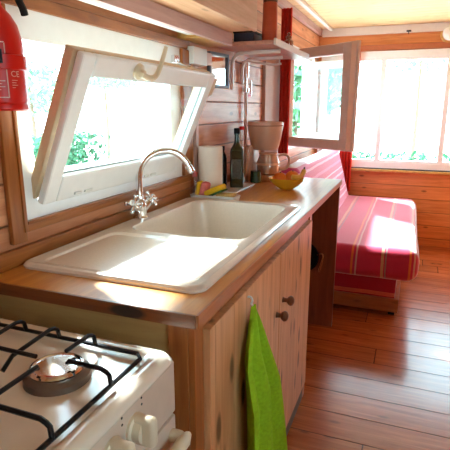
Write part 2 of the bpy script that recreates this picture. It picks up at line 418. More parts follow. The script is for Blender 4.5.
# local: u along y, v up the sash, depth towards the room
def sash_xf(o, udir, vdir):
    u = V(udir).normalized(); v = V(vdir).normalized(); d = u.cross(v)
    m = Matrix(((u.x, d.x, v.x, o[0]), (u.y, d.y, v.y, o[1]), (u.z, d.z, v.z, o[2]), (0, 0, 0, 1))); return m
S1 = sash_xf((.016, .988, 1.052), (0, 1, 0), (math.sin(ang), 0, math.cos(ang)))
d1 = V((S1[0][1], S1[1][1], S1[2][1]))
if d1.x < 0: print('sash depth direction outward', d1)
sash = obj('sash', frame_box(BM(), SWd, SH, .05, ST, S1, .006, wids=(.052, .052, .078, .055)), M['white'], win, smooth=0)
bm = BM(); frame_box(bm, SWd+.002, SH-.004, .036, .026, S1 @ Matrix.Translation((-.001, -.034, .004)), .003, wids=(.04, .04, .066, .043))
obj('sash_rebate', bm, M['cream'], sash, smooth=0)
obj('glass_pane', box(BM(), (.046, -.006, .072), (SWd-.046, -.001, SH-.05), xf=S1), M['glass'], sash, smooth=0)
bm = BM(); frame_box(bm, SWd-.104, SH-.133, .004, .004, S1 @ Matrix.Translation((.052, .0025, .078)), .001)
obj('glazing_seal', bm, M['seal'], sash, smooth=0)
hp = lambda u, v, d: S1 @ V((u, d, v))
bm = BM()
lathe(bm, hp(.245, SH-.024, ST), [(.022, 0), (.021, .008), (.012, .012), (.010, .022)], 20, d1)
tube(bm, [hp(.235, SH-.026, ST+.02), hp(.27, SH-.032, ST+.026), hp(.30, SH-.024, ST+.028), hp(.315, SH+.01, ST+.024), hp(.325, SH+.06, ST+.016)], [.009, .006], 10, 6)
obj('handle', bm, M['ivory'], sash)
bm = BM()
tube(bm, [(.012, 1.80, 1.475), (.06, 1.79, 1.452), hp(SWd-.04, SH-.005, ST*.5)], .006, 8)
box(bm, (.012, 1.775, 1.462), (.03, 1.815, 1.492), .003)
obj('stay', bm, M['chrome'], win)
bm = BM(); box(bm, (0, 0, 0), (.034, .012, .07), .003, xf=S1 @ Matrix.Translation((SWd-.002, ST*.4, SH-.085)))
obj('latch', bm, M['cream'], sash)
bm = BM()
for k in range(2): box(bm, (.12+k*.045, ST, .012), (.15+k*.05, ST+.005, .02), .001, xf=S1)
for k in range(2): box(bm, (.50+k*.045, ST, .012), (.53+k*.05, ST+.005, .02), .001, xf=S1)
obj('drain_cap', bm, M['plas_white'], sash)

# window 2 in the left wall over the sofa: two leaves swung into the room
win = setting('window_2', (0, 3.46, 1.0), 'two-leaf side window standing open above the sofa', 'window')
bm = BM(); holed(bm, 0, -.076, .02, (W2[0]-.05, W2[1]-.05), (W2[2]+.05, W2[3]+.05), [(W2[0]+.015, W2[1]+.015, W2[2]-.015, W2[3]-.015)])
obj('window_frame', bm, M['white'], win)
def leaf(o, udir, W_, Hh, mat, wid, name='casement'):
    xf = sash_xf(o, udir, (0, 0, 1))
    s = obj(name, frame_box(BM(), W_, Hh, wid, .05, xf, .005), mat, win, smooth=0)
    b = BM(); frame_box(b, W_+.02, Hh+.02, .035, .022, xf @ Matrix.Translation((-.01, -.022, -.01)), .004)
    obj('casement_rebate', b, mat, s, smooth=0)
    obj('glass_pane', box(BM(), (wid-.003, .018, wid-.003), (W_-wid+.003, .024, Hh-wid+.003), xf=xf), M['glass'], s, smooth=0)
    b = BM()
    for hz in (.1, Hh-.1): tube(b, [xf @ V((-.012, .03, hz-.03)), xf @ V((-.012, .03, hz+.03))], .008, 10)
    obj('hinge', b, M['steel'], s)
    return s, xf
leaf((.065, 3.44, 1.035), (.53, -.36, 0), .60, .635, M['sash2'], .062)
leaf((.03, 4.46, 1.02), (.36, -.12, 0), .40, .66, M['white'], .055)

# window 3 in the back wall
win = setting('window_3', (1.1, RY1, .72), 'wide white window in the end wall behind the sofa', 'window')
pan = [(.09, .575), (.635, 1.13), (1.19, 1.96)]
bm = BM(); holed(bm, 1, RY1-.03, RY1+.075, (.035, .735), (2.05, W3[3]+.05), [(.085, .79, 1.97, 1.74)])
obj('window_frame', bm, M['white'], win)
for a, b in pan:
    bm = BM(); holed(bm, 1, RY1-.02, RY1+.03, (a-.03, .785), (b+.03, 1.745), [(a-.008, .81, b+.008, 1.715)]); cs_ = obj('casement', bm, M['white'], win)
    obj('glass_pane', box(BM(), (a-.012, RY1+.004, .806), (b+.012, RY1+.010, 1.719)), M['glass'], cs_, smooth=0)
obj('drip_bar', box(BM(), (.035, RY1-.034, .722), (2.05, RY1+.02, .735), .002), M['grey_frame'], win)
obj('window_sill', box(BM(), (.05, RY1-.06, .70), (2.1, RY1, .722), .006), M['yellow_pine'], win)
obj('trim_7', box(BM(), (.028, RY1-.022, 1.80), (RX, RY1, 1.85), .006), M['copper'], kind='structure')
# window added in the unseen right wall to let skylight onto the cooker front
win = setting('added_window_4', (RX, -.2, .9), 'white window in the unseen right wall, added to light the cooker front', 'window')
bm = BM(); holed(bm, 0, RX-.02, RX+.06, (W5[0]-.05, W5[1]-.05), (W5[2]+.05, W5[3]+.05), [(W5[0]+.03, W5[1]+.03, W5[2]-.03, W5[3]-.03)])
obj('window_frame', bm, M['white'], win)
obj('glass_pane', box(BM(), (RX+.02, W5[0]+.02, W5[1]+.02), (RX+.026, W5[2]-.02, W5[3]-.02)), M['glass'], win, smooth=0)
# dusty pink board beside window 2
obj('trim_9', box(BM(), (0, 3.03, .86), (.022, 3.405, 1.575), .003), M['panel'], kind='structure')
# wall lamp wooden base etc. come with the lamp

# ================================================================== KITCHEN UNIT
H, D = .90, .5637
Y0, Y1 = .80, 2.76
YC = 1.99                                # end of the cupboard with doors
wt = thing('worktop', 'honey-coloured wooden kitchen worktop along the window wall', 'worktop', (.28, 1.78, .872))
bm = BM()
holed(bm, 2, .872, H, (0.002, Y0+.004), (D-.004, Y1), [(.05, .93, .50, 1.86)])
o = obj('slab', bm, M['worktop'], wt)
obj('front_edging', box(BM(), (D-.004, Y0, .872), (D+.003, Y1, H+.0006), .0015), M['edge_wood_y'], wt)
obj('end_edging', box(BM(), (.002, Y0-.001, .871), (D-.004, Y0+.004, H-.0004), .0005), M['edge_wood'], wt)
tag(obj('support_panel', box(BM(), (.02, Y1-.028, 0), (D-.006, Y1, .8715), .002), M['red_panel']), 'upright reddish wood panel carrying the far end of the worktop', 'panel')

cb = thing('base_cabinet', 'knotty pine sink cupboard with two doors under the worktop', 'cabinet', (.28, 1.4, 0))
bm = BM()
box(bm, (.02, Y0+.02, .03), (.49, Y0+.036, .871)); obj('side_panel', bm, M['ply'], cb)
bm = BM(); box(bm, (.49, Y0+.014, 0), (.535, Y0+.056, .871), .003); obj('corner_post', bm, M['frame_pine'], cb)
bm = BM(); box(bm, (.535, Y0+.016, 0), (D-.014, Y0+.06, .871), .002); box(bm, (.50, YC-.045, 0), (D-.012, YC, .871), .003)
box(bm, (.50, Y0+.06, .835), (D-.018, YC-.045, .871), .002)
obj('face_frame', bm, M['frame_pine'], cb)
obj('far_side_panel', box(BM(), (.02, YC-.018, 0), (.50, YC, .871)), M['red_panel'], cb)
obj('plinth', box(BM(), (.45, Y0+.06, 0), (D-.012, YC-.045, .085), .002), M['plinth'], cb)
obj('plinth_board', box(BM(), (.02, Y0+.03, .03), (.45, YC-.02, .045)), M['ply'], cb)
def knob(y, z, par):
    b = BM(); lathe(b, (D, y, z), [(.010, 0), (.008, .004), (.007, .014), (.014, .02), (.0175, .027), (.015, .034), (.008, .038), (0, .039)], 18, (1, 0, 0))
    return obj('knob', b, M['knob_wood'], par)
for (ya, yb, ky, kz) in ((Y0+.064, 1.436, 1.40, .648), (1.44, YC-.05, 1.478, .67)):
    d = obj('door', box(BM(), (D-.02, ya, .09), (D, yb, .842), .003), M['door_pine'], cb)
    knob(ky, kz, d)

# sink: rounded slab with drainer and basin
def rrect(x0, y0, x1, y1, r, n=6):
    pts = []
    for cx, cy, a in ((x1-r, y1-r, 0), (x0+r, y1-r, 90), (x0+r, y0+r, 180), (x1-r, y0+r, 270)):
        for k in range(n+1):
            t = math.radians(a+90*k/n); pts.append((cx+r*math.cos(t), cy+r*math.sin(t)))
    return pts
def loft(bm, loops, cap0=False, cap1=False, mat=0):
    L = [[bm.verts.new(p) for p in lp] for lp in loops]
    n = len(L[0])
    for a, b in zip(L[:-1], L[1:]):
        for k in range(n): bm.faces.new((a[k], a[(k+1) % n], b[(k+1) % n], b[k])).material_index = mat
    if cap0: bm.faces.new(L[0][::-1]).material_index = mat
    if cap1: bm.faces.new(L[-1]).material_index = mat
    return L
SX0, SX1, SY0, SY1 = .022, .528, .897, 1.885
sk = thing('sink', 'beige single-bowl sink with drainer set into the worktop', 'sink', (.28, 1.4, .9))
bm = BM()
zt = .914
outer = rrect(SX0, SY0, SX1, SY1, .035)
lo_ = lambda pts, z: [(x, y, z) for x, y in pts]
def inset(d, r): return rrect(SX0+d, SY0+d, SX1-d, SY1-d, r)
skirt = [lo_(rrect(SX0, SY0, SX1, SY1, .035), .9005), lo_(inset(-.001, .035), .907), lo_(inset(.004, .033), zt-.001), lo_(inset(.011, .03), zt+.0015), lo_(inset(.02, .026), zt-.0005)]
Ls = loft(bm, skirt)
# top plate with two openings, filled by triangulation
drain = rrect(.065, .922, .495, 1.255, .03)
basin = rrect(.085, 1.292, .485, 1.842, .055)
def loop_edges(vs): return [bm.edges.new((vs[i], vs[(i+1) % len(vs)])) if not bm.edges.get((vs[i], vs[(i+1) % len(vs)])) else bm.edges.get((vs[i], vs[(i+1) % len(vs)])) for i in range(len(vs))]
vb = [bm.verts.new((x, y, zt-.0005)) for x, y in basin]; vd = [bm.verts.new((x, y, zt-.0005)) for x, y in drain]
bmesh.ops.triangle_fill(bm, use_beauty=True, edges=loop_edges(Ls[-1])+loop_edges(vb)+loop_edges(vd))
bad = [f for f in bm.faces if len(f.verts) == 3 and ((f.calc_center_median().y > 1.30 and all(v in vb for v in f.verts)) or all(v in vd for v in f.verts))]
bmesh.ops.delete(bm, geom=bad, context='FACES_ONLY')
def sub(pts, d, z):
    cx = sum(p[0] for p in pts)/len(pts); cy = sum(p[1] for p in pts)/len(pts)
    hx = max(p[0] for p in pts)-cx; hy = max(p[1] for p in pts)-cy
    return [(cx+(x-cx)*(hx-d)/hx, cy+(y-cy)*(hy-d)/hy, z) for x, y in pts]
loft(bm, [sub(basin, 0, zt-.0005), sub(basin, .004, zt-.004), sub(basin, .008, zt-.02), sub(basin, .022, zt-.15), sub(basin, .034, zt-.165), sub(basin, .07, zt-.17), sub(basin, .17, zt-.172)], cap1=True)
# sloped drainer: deeper towards the basin
def dr(d, dz): return [(x, y, zt-.0005-dz*(.5+.5*(y-.935)/.31)) for x, y, _ in sub(drain, d, 0)]
loft(bm, [sub(drain, 0, zt-.0005), dr(.003, .002), dr(.008, .006), dr(.012, .007)], cap1=True)
obj('bowl_and_drainer', bm, M['sink'], sk, smooth=.5)
bm = BM()
lathe(bm, (.285, 1.567, zt-.1715), [(.042, 0), (.042, .002), (.034, .003), (.03, .001), (0, .001)], 24)
obj('waste', bm, M['steel'], sk)
bm = BM(); box(bm, (.055, 1.30, zt-.001), (.075, 1.36, zt+.0005), .0004); 

# faucet
fx, fy, fz = .052, 1.44, zt+.001
fc = thing('faucet', 'chrome swan-neck mixer tap with two cross handles beside the basin', 'tap', (fx, fy, fz))
bm = BM()
lathe(bm, (fx, fy, fz-.001), [(.027, 0), (.027, .006), (.022, .012), (.021, .04), (.023, .05), (.018, .062), (.013, .07), (.012, .08)], 24)
dirv = V((.82, .57, 0)).normalized()
for s in (-1, 1):
    ax_ = V((.72*s, -.18*s, .55)).normalized() if s > 0 else V((-.25, -.72, .55)).normalized()
    ax_ = (V((.25, .62, .5)) if s > 0 else V((.1, -.75, .5))).normalized()
    tube(bm, [V((fx, fy, fz+.025)), V((fx, fy, fz+.025))+ax_*.045], [.017, .014], 16)
obj('body', bm, M['chrome'], fc)
for s in (-1, 1):
    ax_ = (V((.25, .62, .5)) if s > 0 else V((.1, -.75, .5))).normalized()
    c0 = V((fx, fy, fz+.025))+ax_*.046
    b = BM(); lathe(b, c0, [(.015, 0), (.016, .006), (.012, .012), (.009, .02), (.012, .026), (.010, .032), (0, .034)], 18, ax_)
    a1 = ax_.cross(V((0, 0, 1))).normalized(); a2 = ax_.cross(a1)
    for a in (a1, a2):
        tube(b, [c0+ax_*.018-a*.027, c0+ax_*.018+a*.027], .0048, 10)
        for q in (-1, 1): lathe(b, c0+ax_*.018+a*q*.022, [(0, 0), (.006, .002), (.0075, .006), (.006, .010), (0, .012)], 12, a*q)
    obj('cross_handle', b, M['chrome'], fc)
bm = BM()
R_ = .09; base = V((fx, fy, fz))
pts = [base+V((0, 0, .075)), base+V((0, 0, .11)), base+V((0, 0, .145))]
pts += [base+V((0, 0, .145))+dirv*(R_-R_*math.cos(t))+V((0, 0, R_*math.sin(t)))*1.0 for t in [PI*k/14*.9 for k in range(1, 15)]]
tube(bm, pts, [.0122, .0112], 14)
e = pts[-1]; t_ = (pts[-1]-pts[-2]).normalized()
tube(bm, [e-t_*.006, e+t_*.004, e+t_*.016, e+t_*.02], [.0135, .014, .014, .011], 14)
lathe(bm, base+V((0, 0, .068)), [(.012, 0), (.015, .004), (.015, .012), (.012, .016)], 18)
obj('spout', bm, M['chrome'], fc)

# green towel on hook
hk = tag(obj('towel_hook', tube(BM(), [(D, 1.108, .822), (D+.008, 1.108, .823), (D+.013, 1.108, .814), (D+.010, 1.108, .804), (D+.015, 1.108, .80)], .0028, 8, 4), M['plas_white']), 'small white hook on the cupboard door holding the towel', 'hook')
bm = BM(); nu, nv = 28, 30
grid = []
for j in range(nv+1):
    t = j/nv; z = .806 - t*.74
    half = .012 + .088*t**.65
    row = []
    for i in range(nu+1):
        s = i/nu*2-1
        yl = 1.104 - .09*min(1, t*6)**.8; yr = 1.113 + .41*t**.85
        yy = yl + (yr-yl)*(s*.5+.5)
        fold = (.5+.5*math.cos(s*PI*2.6+1.2*t+.6))*(.012+.04*min(1, t*3)) + .004
        row.append(bm.verts.new((D+.006+fold, yy, z - .02*abs(s)*(1-t) - .05*t*(s*.5+.5))))
    grid.append(row)
for j in range(nv):
    for i in range(nu): bm.faces.new((grid[j][i], grid[j][i+1], grid[j+1][i+1], grid[j+1][i]))
bmesh.ops.solidify(bm, geom=bm.faces[:], thickness=.005)
tag(obj('hand_towel', bm, M['towel'], smooth=1.2), 'lime green kitchen towel hanging from a hook on the cupboard door', 'towel')
# dark pan hanging in the knee gap
pn = thing('frying_pan', 'black pan with steel handle hanging in the gap beneath the worktop', 'pan', (.47, Y1-.07, .40))
bm = BM(); lathe(bm, (.372, Y1-.029, .44), [(.085, 0), (.085, .003), (.095, .03), (.092, .031), (.083, .006), (0, .006)], 28, (0, -1, 0), close=True)
obj('pan_body', bm, M['black'], pn)
bm = BM(); tube(bm, [(.455, Y1-.05, .455), (.485, Y1-.056, .465), (.49, Y1-.06, .44), (.47, Y1-.06, .36)], .007, 10, 5)
obj('handle', bm, M['steel'], pn)

# ================================================================== STOVE
ST_Y1 = .757; ST_X = .535; ST_Z = .845
sv = thing('gas_stove', 'ivory enamel gas cooker standing against the worktop end', 'stove', (.27, .47, 0))
bm = BM(); box(bm, (.02, .17, .02), (.525, ST_Y1-.012, .822), .008); obj('oven_body', bm, M['enamel2'], sv)
bm = BM()
outer_l = rrect(.015, .165, ST_X+.006, ST_Y1, .03)
def ins(d, z, r): return [(x, y, z) for x, y in rrect(.015+d, .165+d, ST_X+.006-d, ST_Y1-d, r)]
loft(bm, [ins(.004, .822, .03), ins(0, .826, .03), ins(0, .832, .03), ins(.006, .841, .028), ins(.018, .846, .024), ins(.034, .843, .02), ins(.042, .836, .018)], cap0=True, cap1=True)
obj('hob', bm, M['enamel'], sv, smooth=.9)
bm = BM(); box(bm, (.525, .175, .722), (.541, ST_Y1-.012, .830), .004); obj('control_panel', bm, M['enamel2'], sv)
bm = BM(); box(bm, (.525, .175, .10), (.541, ST_Y1-.012, .716), .005); dr_ = obj('oven_door', bm, M['enamel2'], sv)
bm = BM(); tube(bm, [(.54, .21, .68), (.562, .21, .682), (.572, .24, .682), (.572, .68, .682), (.564, .72, .682), (.54, .725, .68)], .013, 14, 4); obj('door_handle', bm, M['knob_cream'], dr_)
for k, y in enumerate((.60, .535, .45, .37, .29)):
    b = BM(); lathe(b, (.541, y, .784), [(.026, 0), (.026, .005), (.021, .007), (.020, .020), (.0, .021)], 28, (1, 0, 0))
    box(b, (.541, y-.010, .758), (.582, y+.010, .812), .008, seg=3)
    obj('knob', b, M['knob_cream'], sv)
for y in (.613, .555, .47):
    for dz in (0, .012): obj('control_mark', lathe(BM(), (.5408, y+.012, .8245-dz), [(.0022, 0), (.0022, .0009)], 10, (1, 0, 0)), M['black'], sv)
ZB = .836
def burner(x, y, r):
    b = BM(); lathe(b, (x, y, ZB-.001), [(r*1.12, 0), (r*1.1, .012), (r*.98, .017), (r*.95, .02)], 36); br = obj('burner', b, M['burner'], sv)
    b = BM(); lathe(b, (x, y, ZB+.018), [(r*.9, 0), (r*.92, .004), (r*.88, .007), (r*.8, .0085), (r*.74, .0065), (r*.66, .0075), (0, .0085)], 40); obj('cap', b, M['chrome'], br)
    return br
for x, y, r in ((.385, .608, .051), (.14, .60, .034), (.375, .33, .034), (.14, .33, .043)): burner(x, y, r)
def grate(y0, y1, burners):
    x0, x1, zf = .05, .495, ZB+.011
    g = BM()
    fr = [(x0+.015, y0), (x1-.015, y0), (x1, y0+.015), (x1, y1-.015), (x1-.015, y1), (x0+.015, y1), (x0, y1-.015), (x0, y0+.015), (x0+.015, y0)]
    tube(g, [(x, y, zf) for x, y in fr], .0042, 8)
    o = obj('pan_grate', g, M['iron'], sv)
    zz = ZB+.038
    def finger(a, b):
        a = V(a); b = V(b); d = (b-a); d.z = 0; d.normalize()
        q = BM(); tube(q, [V((a.x, a.y, zf)), V((a.x, a.y, zf+.018))+d*.002, V((a.x, a.y, zz-.004))+d*.008, V((a.x, a.y, zz))+d*.018, V((b.x, b.y, zz))], .0042, 8)
        obj('grate_finger', q, M['iron'], o)
    for bx, by in burners:
        xe = x1 if bx > .27 else x0; s = 1 if bx > .27 else -1
        finger((xe, by, 0), (bx+s*.026, by, 0))
        if by > .45: finger((bx, y1, 0), (bx, by+.026, 0))
        else: finger((bx, y0, 0), (bx, by-.026, 0))
    for bx in (.375, .14):
        q = BM(); tube(q, [(bx, .574, zz), (bx, .356, zz)], .0042, 8); obj('grate_bar', q, M['iron'], o)
    for by in (.60, .33):
        q = BM(); tube(q, [(.349, by, zz), (.166, by, zz)], .0042, 8); obj('grate_bar', q, M['iron'], o)
    finger((x1, .468, 0), (.375, .468, 0)); finger((x0, .468, 0), (.14, .468, 0))
    for fxx in (.215, .30):
        q = BM(); tube(q, [(fxx, y1, zf), (fxx, y1-.004, zf+.018), (fxx, y1-.012, zz-.003), (fxx, y1-.025, zz), (fxx, y1-.12, zz-.006), (fxx, y1-.145, zf+.004)], .0042, 8); obj('grate_finger', q, M['iron'], o)
grate(.195, .715, [(.385, .608), (.14, .60), (.375, .33), (.14, .33)])

# ================================================================== WALL EQUIPMENT
# fire extinguisher
ex, ey, er = .060, .868, .0555
fe = thing('fire_extinguisher', 'red fire extinguisher strapped to the wall left of the window', 'fire extinguisher', (ex, ey, 1.285))
bm = BM(); lathe(bm, (ex, ey, 1.285), [(.050, 0), (er, .004), (er, .012), (er-.002, .016), (er, .02), (er, .135), (er*.97, .155), (er*.86, .18), (er*.66, .2), (er*.42, .215), (.020, .222), (.020, .24)], 40)
obj('cylinder', bm, M['red_gloss'], fe)
bm = BM(); lathe(bm, (ex, ey, 1.37), [(er+.0005, 0), (er+.005, .002), (er+.005, .030), (er+.0005, .032)], 40, close=False)
obj('strap', bm, M['red_gloss'], fe)
bm = BM(); lathe(bm, (ex, ey, 1.522), [(.018, 0), (.018, .03), (.012, .034), (.012, .05)], 20); box(bm, (ex-.012, ey-.10, 1.556), (ex+.012, ey+.02, 1.568), .004); box(bm, (ex-.010, ey-.11, 1.584), (ex+.010, ey+.02, 1.592), .003)
obj('valve', bm, M['black'], fe)
bm = BM(); tube(bm, [(ex, ey+.01, 1.545), (ex+.01, ey+.05, 1.545), (ex+.012, ey+.075, 1.515), (ex+.01, ey+.085, 1.497)], .0085, 10, 5); obj('hose', bm, M['black'], fe)
def on_cyl(a, z, r=er+.0006): return (ex+r*math.cos(a), ey+r*math.sin(a), z)
def cyl_patch(bm, a0, a1, z0, z1, r=er+.0006, n=8):
    for k in range(n):
        p, q = a0+(a1-a0)*k/n, a0+(a1-a0)*(k+1)/n
        bm.faces.new([bm.verts.new(on_cyl(*c, r)) for c in ((p, z0), (q, z0), (q, z1), (p, z1))])
A0 = -.74                                    # azimuth facing the room
bm = BM(); cyl_patch(bm, A0-.38, A0+.14, 1.382, 1.410, er+.0062); obj('black_symbol', bm, M['black'], fe, smooth=1)
a_, b_, z0_, z1_ = A0-.9, A0+.28, 1.312, 1.425
def print_bar(a0, a1, z0, z1, r=er+.0006, name='label_line'):
    b = BM(); cyl_patch(b, a0, a1, z0, z1, r); bmesh.ops.remove_doubles(b, verts=b.verts, dist=1e-6); obj(name, b, M['label_white'], fe, smooth=1)
print_bar(a_, b_-.05, z1_-.002, z1_, er+.0062, 'label_border'); print_bar(a_, b_, z0_, z0_+.002, name='label_border'); print_bar(b_-.04, b_, z0_+.002, 1.37, name='label_border')
print_bar(b_-.04, b_, 1.402, z1_-.002, name='label_border')
for zz, e0 in ((1.346, .22), (1.340, .10), (1.334, .20), (1.328, .05)): print_bar(A0-.6, A0+e0-.05, zz, zz+.0016)
for zz, e0 in ((1.348, .66), (1.343, .60), (1.338, .66), (1.333, .55)): print_bar(A0+.42, A0+e0, zz, zz+.0012)
tcu = bpy.data.curves.new('ce', 'FONT'); tcu.body = 'CE'; tcu.size = .017
tob = bpy.data.objects.new('ce_mark', tcu); C.objects.link(tob)
dg = bpy.context.evaluated_depsgraph_get(); tme = bpy.data.meshes.new_from_object(tob.evaluated_get(dg))
bm = BM(); bm.from_mesh(tme); bpy.data.objects.remove(tob); bpy.data.meshes.remove(tme)
bmesh.ops.triangulate(bm, faces=bm.faces)
bmesh.ops.subdivide_edges(bm, edges=bm.edges, cuts=1)
for v in bm.verts: v.co = V(on_cyl(A0+.40+v.co.x/er, 1.356+v.co.y))
obj('ce_mark', bm, M['label_white'], fe, smooth=1)
# junction box, trunking, mirror
jb = thing('junction_box', 'small white electrical box on the wall right of the tilted window', 'electrical box', (.035, 2.06, 1.475))
bm = BM(); box(bm, (0, 1.92, 1.470), (.045, 2.06, 1.540), .005); obj('cover', bm, M['plas_white'], jb)
bm = BM(); box(bm, (0, 2.062, 1.478), (.04, 2.125, 1.53), .005); obj('switch_module', bm, M['plas_pink'], jb)
tag(obj('cable_trunking', box(BM(), (0, 1.992, .945), (.018, 2.018, 1.468), .003), M['plas_pink']), 'narrow pale cable trunking running down the wall to the worktop', 'trunking')
mi = thing('wall_mirror', 'small grey-framed mirror on the plank wall beneath the cabinet', 'mirror', (.012, 2.30, 1.385))
mx_ = Matrix.Rotation(math.radians(0), 4, 'Z')
bm = BM(); xf = sash_xf((.002, 2.15, 1.385), (.12, 1, 0), (0, 0, 1)); frame_box(bm, .19, .16, .014, .018, xf, .003); obj('frame', bm, M['grey_frame'], mi, smooth=0)
obj('mirror_glass', box(BM(), (.012, .004, .012), (.178, .009, .148), xf=xf), M['mirror'], mi, smooth=0)
# upper cabinet and its light
uc = thing('wall_cabinet', 'pale pine wall cabinet above the sink window', 'cabinet', (.12, 1.2, 1.57))
obj('carcass', box(BM(), (0, .35, 1.615), (.232, 2.12, 1.99), .003), M['cab_pine'], uc)
obj('front_board', box(BM(), (.232, .35, 1.612), (.25, 2.13, 1.99), .004), M['cab_pine'], uc)
obj('pelmet', box(BM(), (.105, .35, 1.562), (.125, 2.16, 1.615), .003), M['cab_pink'], uc)
obj('end_batten', box(BM(), (.0, 1.86, 1.562), (.105, 2.16, 1.585), .002), M['yellow_pine'], uc)
tag(obj('strip_light', box(BM(), (.05, .99, 1.57), (.098, 1.845, 1.612), .005), M['plas_white']), 'white strip light fixed under the wall cabinet', 'lamp')
# spice shelf with pipe brackets
sh = thing('wall_shelf', 'open wooden shelf on pale bent-tube brackets past the wall cabinet', 'shelf', (.14, 2.6, 1.57))
obj('board', box(BM(), (0, 2.25, 1.575), (.29, 2.98, 1.592), .003), M['shelf_wood'], sh)
obj('front_lip', box(BM(), (.29, 2.25, 1.570), (.302, 2.98, 1.60), .003), M['trimw'], sh)
def bracket(y, zlow, xo, r, za):
    return obj('bracket', tube(BM(), [(.016, y, zlow), (.016, y, za-.065), (.022, y, za-.03), (.045, y, za-.006), (.085, y, za), (xo, y, za+.002)], r, 10, 5), M['pipe'], sh)
bracket(2.445, 1.385, .27, .010, 1.562); bracket(2.60, 1.42, .24, .009, 1.548)
tag(obj('utensil_rail', tube(BM(), [(.03, 2.56, 1.53), (.06, 2.56, 1.535), (.11, 2.57, 1.525), (.20, 2.58, 1.512), (.24, 2.58, 1.517)], .006, 8, 5), M['pipe']), 'pale curved hook rail hanging beneath the open shelf', 'hook')
pp = thing('gas_pipe', 'white pipe with shiny valve running down behind the coffee maker', 'pipe', (.02, 2.66, .95))
bm = BM(); tube(bm, [(.02, 2.66, .945), (.02, 2.66, 1.38)], .010, 12); obj('lower_pipe', bm, M['pipe'], pp)
bm = BM(); tube(bm, [(.02, 2.66, 1.378), (.02, 2.66, 1.40)], .017, 12); tube(bm, [(.02, 2.66, 1.40), (.02, 2.66, 1.46)], .009, 12); tube(bm, [(.02, 2.66, 1.455), (.02, 2.66, 1.54)], .015, 12)
tube(bm, [(.02, 2.69, 1.36), (.03, 2.71, 1.36), (.03, 2.71, 1.44)], .006, 8); obj('valve', bm, M['chrome'], pp)
# things on the shelf
tn = thing('tin_canister', 'tall terracotta-red canister with brown lid on the open shelf', 'canister', (.236, 2.37, 1.592))
bm = BM(); lathe(bm, (.236, 2.37, 1.592), [(.037, 0), (.038, .005), (.034, .175), (.032, .18)], 32); obj('can', bm, M['tin_red'], tn)
bm = BM(); lathe(bm, (.236, 2.37, 1.772), [(.034, 0), (.034, .016), (.022, .024), (.012, .03), (.016, .045), (0, .05)], 32); obj('lid', bm, M['tin_lid'], tn)
bx = thing('dark_box', 'low dark blue box on the open shelf beside the canister', 'box', (.135, 2.35, 1.592))
bm = BM(); box(bm, (.085, 2.28, 1.592), (.185, 2.42, 1.632), .004); obj('box_body', bm, M['navy'], bx)
bm = BM(); box(bm, (.082, 2.277, 1.632), (.188, 2.423, 1.642), .003); obj('lid', bm, M['black'], bx)
cj = thing('glass_jar', 'small clear glass jar at the front edge of the open shelf', 'jar', (.272, 2.60, 1.592))
bm = BM(); lathe(bm, (.272, 2.60, 1.592), [(.020, 0), (.024, .01), (.024, .035), (.014, .045), (.013, .052)], 20); obj('jar_body', bm, M['crystal'], cj)
bm = BM(); lathe(bm, (.272, 2.60, 1.644), [(.015, 0), (.015, .008), (.006, .012), (.010, .022), (0, .028)], 20); obj('stopper', bm, M['crystal'], cj)

# ================================================================== THINGS ON THE WORKTOP
tr = tag(obj('sponge_tray', loft and (lambda b: (loft(b, [[(x, y, .9005) for x, y in rrect(.03, 1.895, .235, 1.965, .012)], [(x, y, 0.922) for x, y in rrect(.024, 1.89, .241, 1.97, .014)], [(x, y, 0.923) for x, y in rrect(.029, 1.895, .236, 1.965, .012)], [(x, y, .906) for x, y in rrect(.034, 1.9, .231, 1.96, .01)]], True, True), b)[1])(BM()), M['plas_white']), 'shallow white tray holding sponges behind the sink', 'tray')
def soft(name, lo, hi, mat, xf, parent=None, bev=.008):
    return obj(name, box(BM(), lo, hi, bev, seg=3, xf=xf), mat, parent)
xf = Matrix.Translation((.135, 1.93, .938)) @ Matrix.Rotation(math.radians(-6), 4, 'Z') @ Matrix.Rotation(math.radians(-24), 4, 'Y')
sp = thing('dish_sponge', 'yellow sponge with green scouring side leaning in the tray', 'sponge', (.135, 1.93, .907))
soft('foam', (-.045, -.03, -.006), (.045, .03, .018), M['sponge_y'], xf, sp)
soft('scourer', (-.045, -.03, -.013), (.045, .03, -.006), M['sponge_g'], xf, sp, .003)
xf = Matrix.Translation((.185, 1.935, .925)) @ Matrix.Rotation(math.radians(8), 4, 'Z')
tag(soft('scouring_pad', (-.045, -.028, -.009), (.04, .028, .006), M['sponge_b'], xf), 'flat straw-coloured scouring pad at the front of the tray', 'scouring pad')
xf = Matrix.Translation((.075, 1.935, .944)) @ Matrix.Rotation(math.radians(14), 4, 'Y')
s2 = thing('bath_sponge', 'pink and yellow rounded sponge standing at the tray\'s wall end', 'sponge', (.075, 1.935, .907))
soft('pink_foam', (-.010, -.026, -.034), (.024, .026, .034), M['sponge_p'], xf, s2, .012)
soft('yellow_foam', (-.030, -.026, -.036), (-.010, .026, .030), M['sponge_y'], xf, s2, .008)
db = thing('detergent_bottle', 'clear dish-soap bottle with pink cap against the wall by the tap', 'bottle', (.045, 1.925, .906))
bm = BM(); lathe(bm, (.038, 1.925, .906), [(.018, 0), (.020, .006), (.020, .07), (.012, .085), (.009, .092)], 22); obj('bottle_body', bm, M['soap'], db)
bm = BM(); lathe(bm, (.038, 1.925, .998), [(.010, 0), (.010, .018), (.004, .022), (.004, .03), (0, .031)], 18); obj('cap', bm, M['sponge_p'], db)
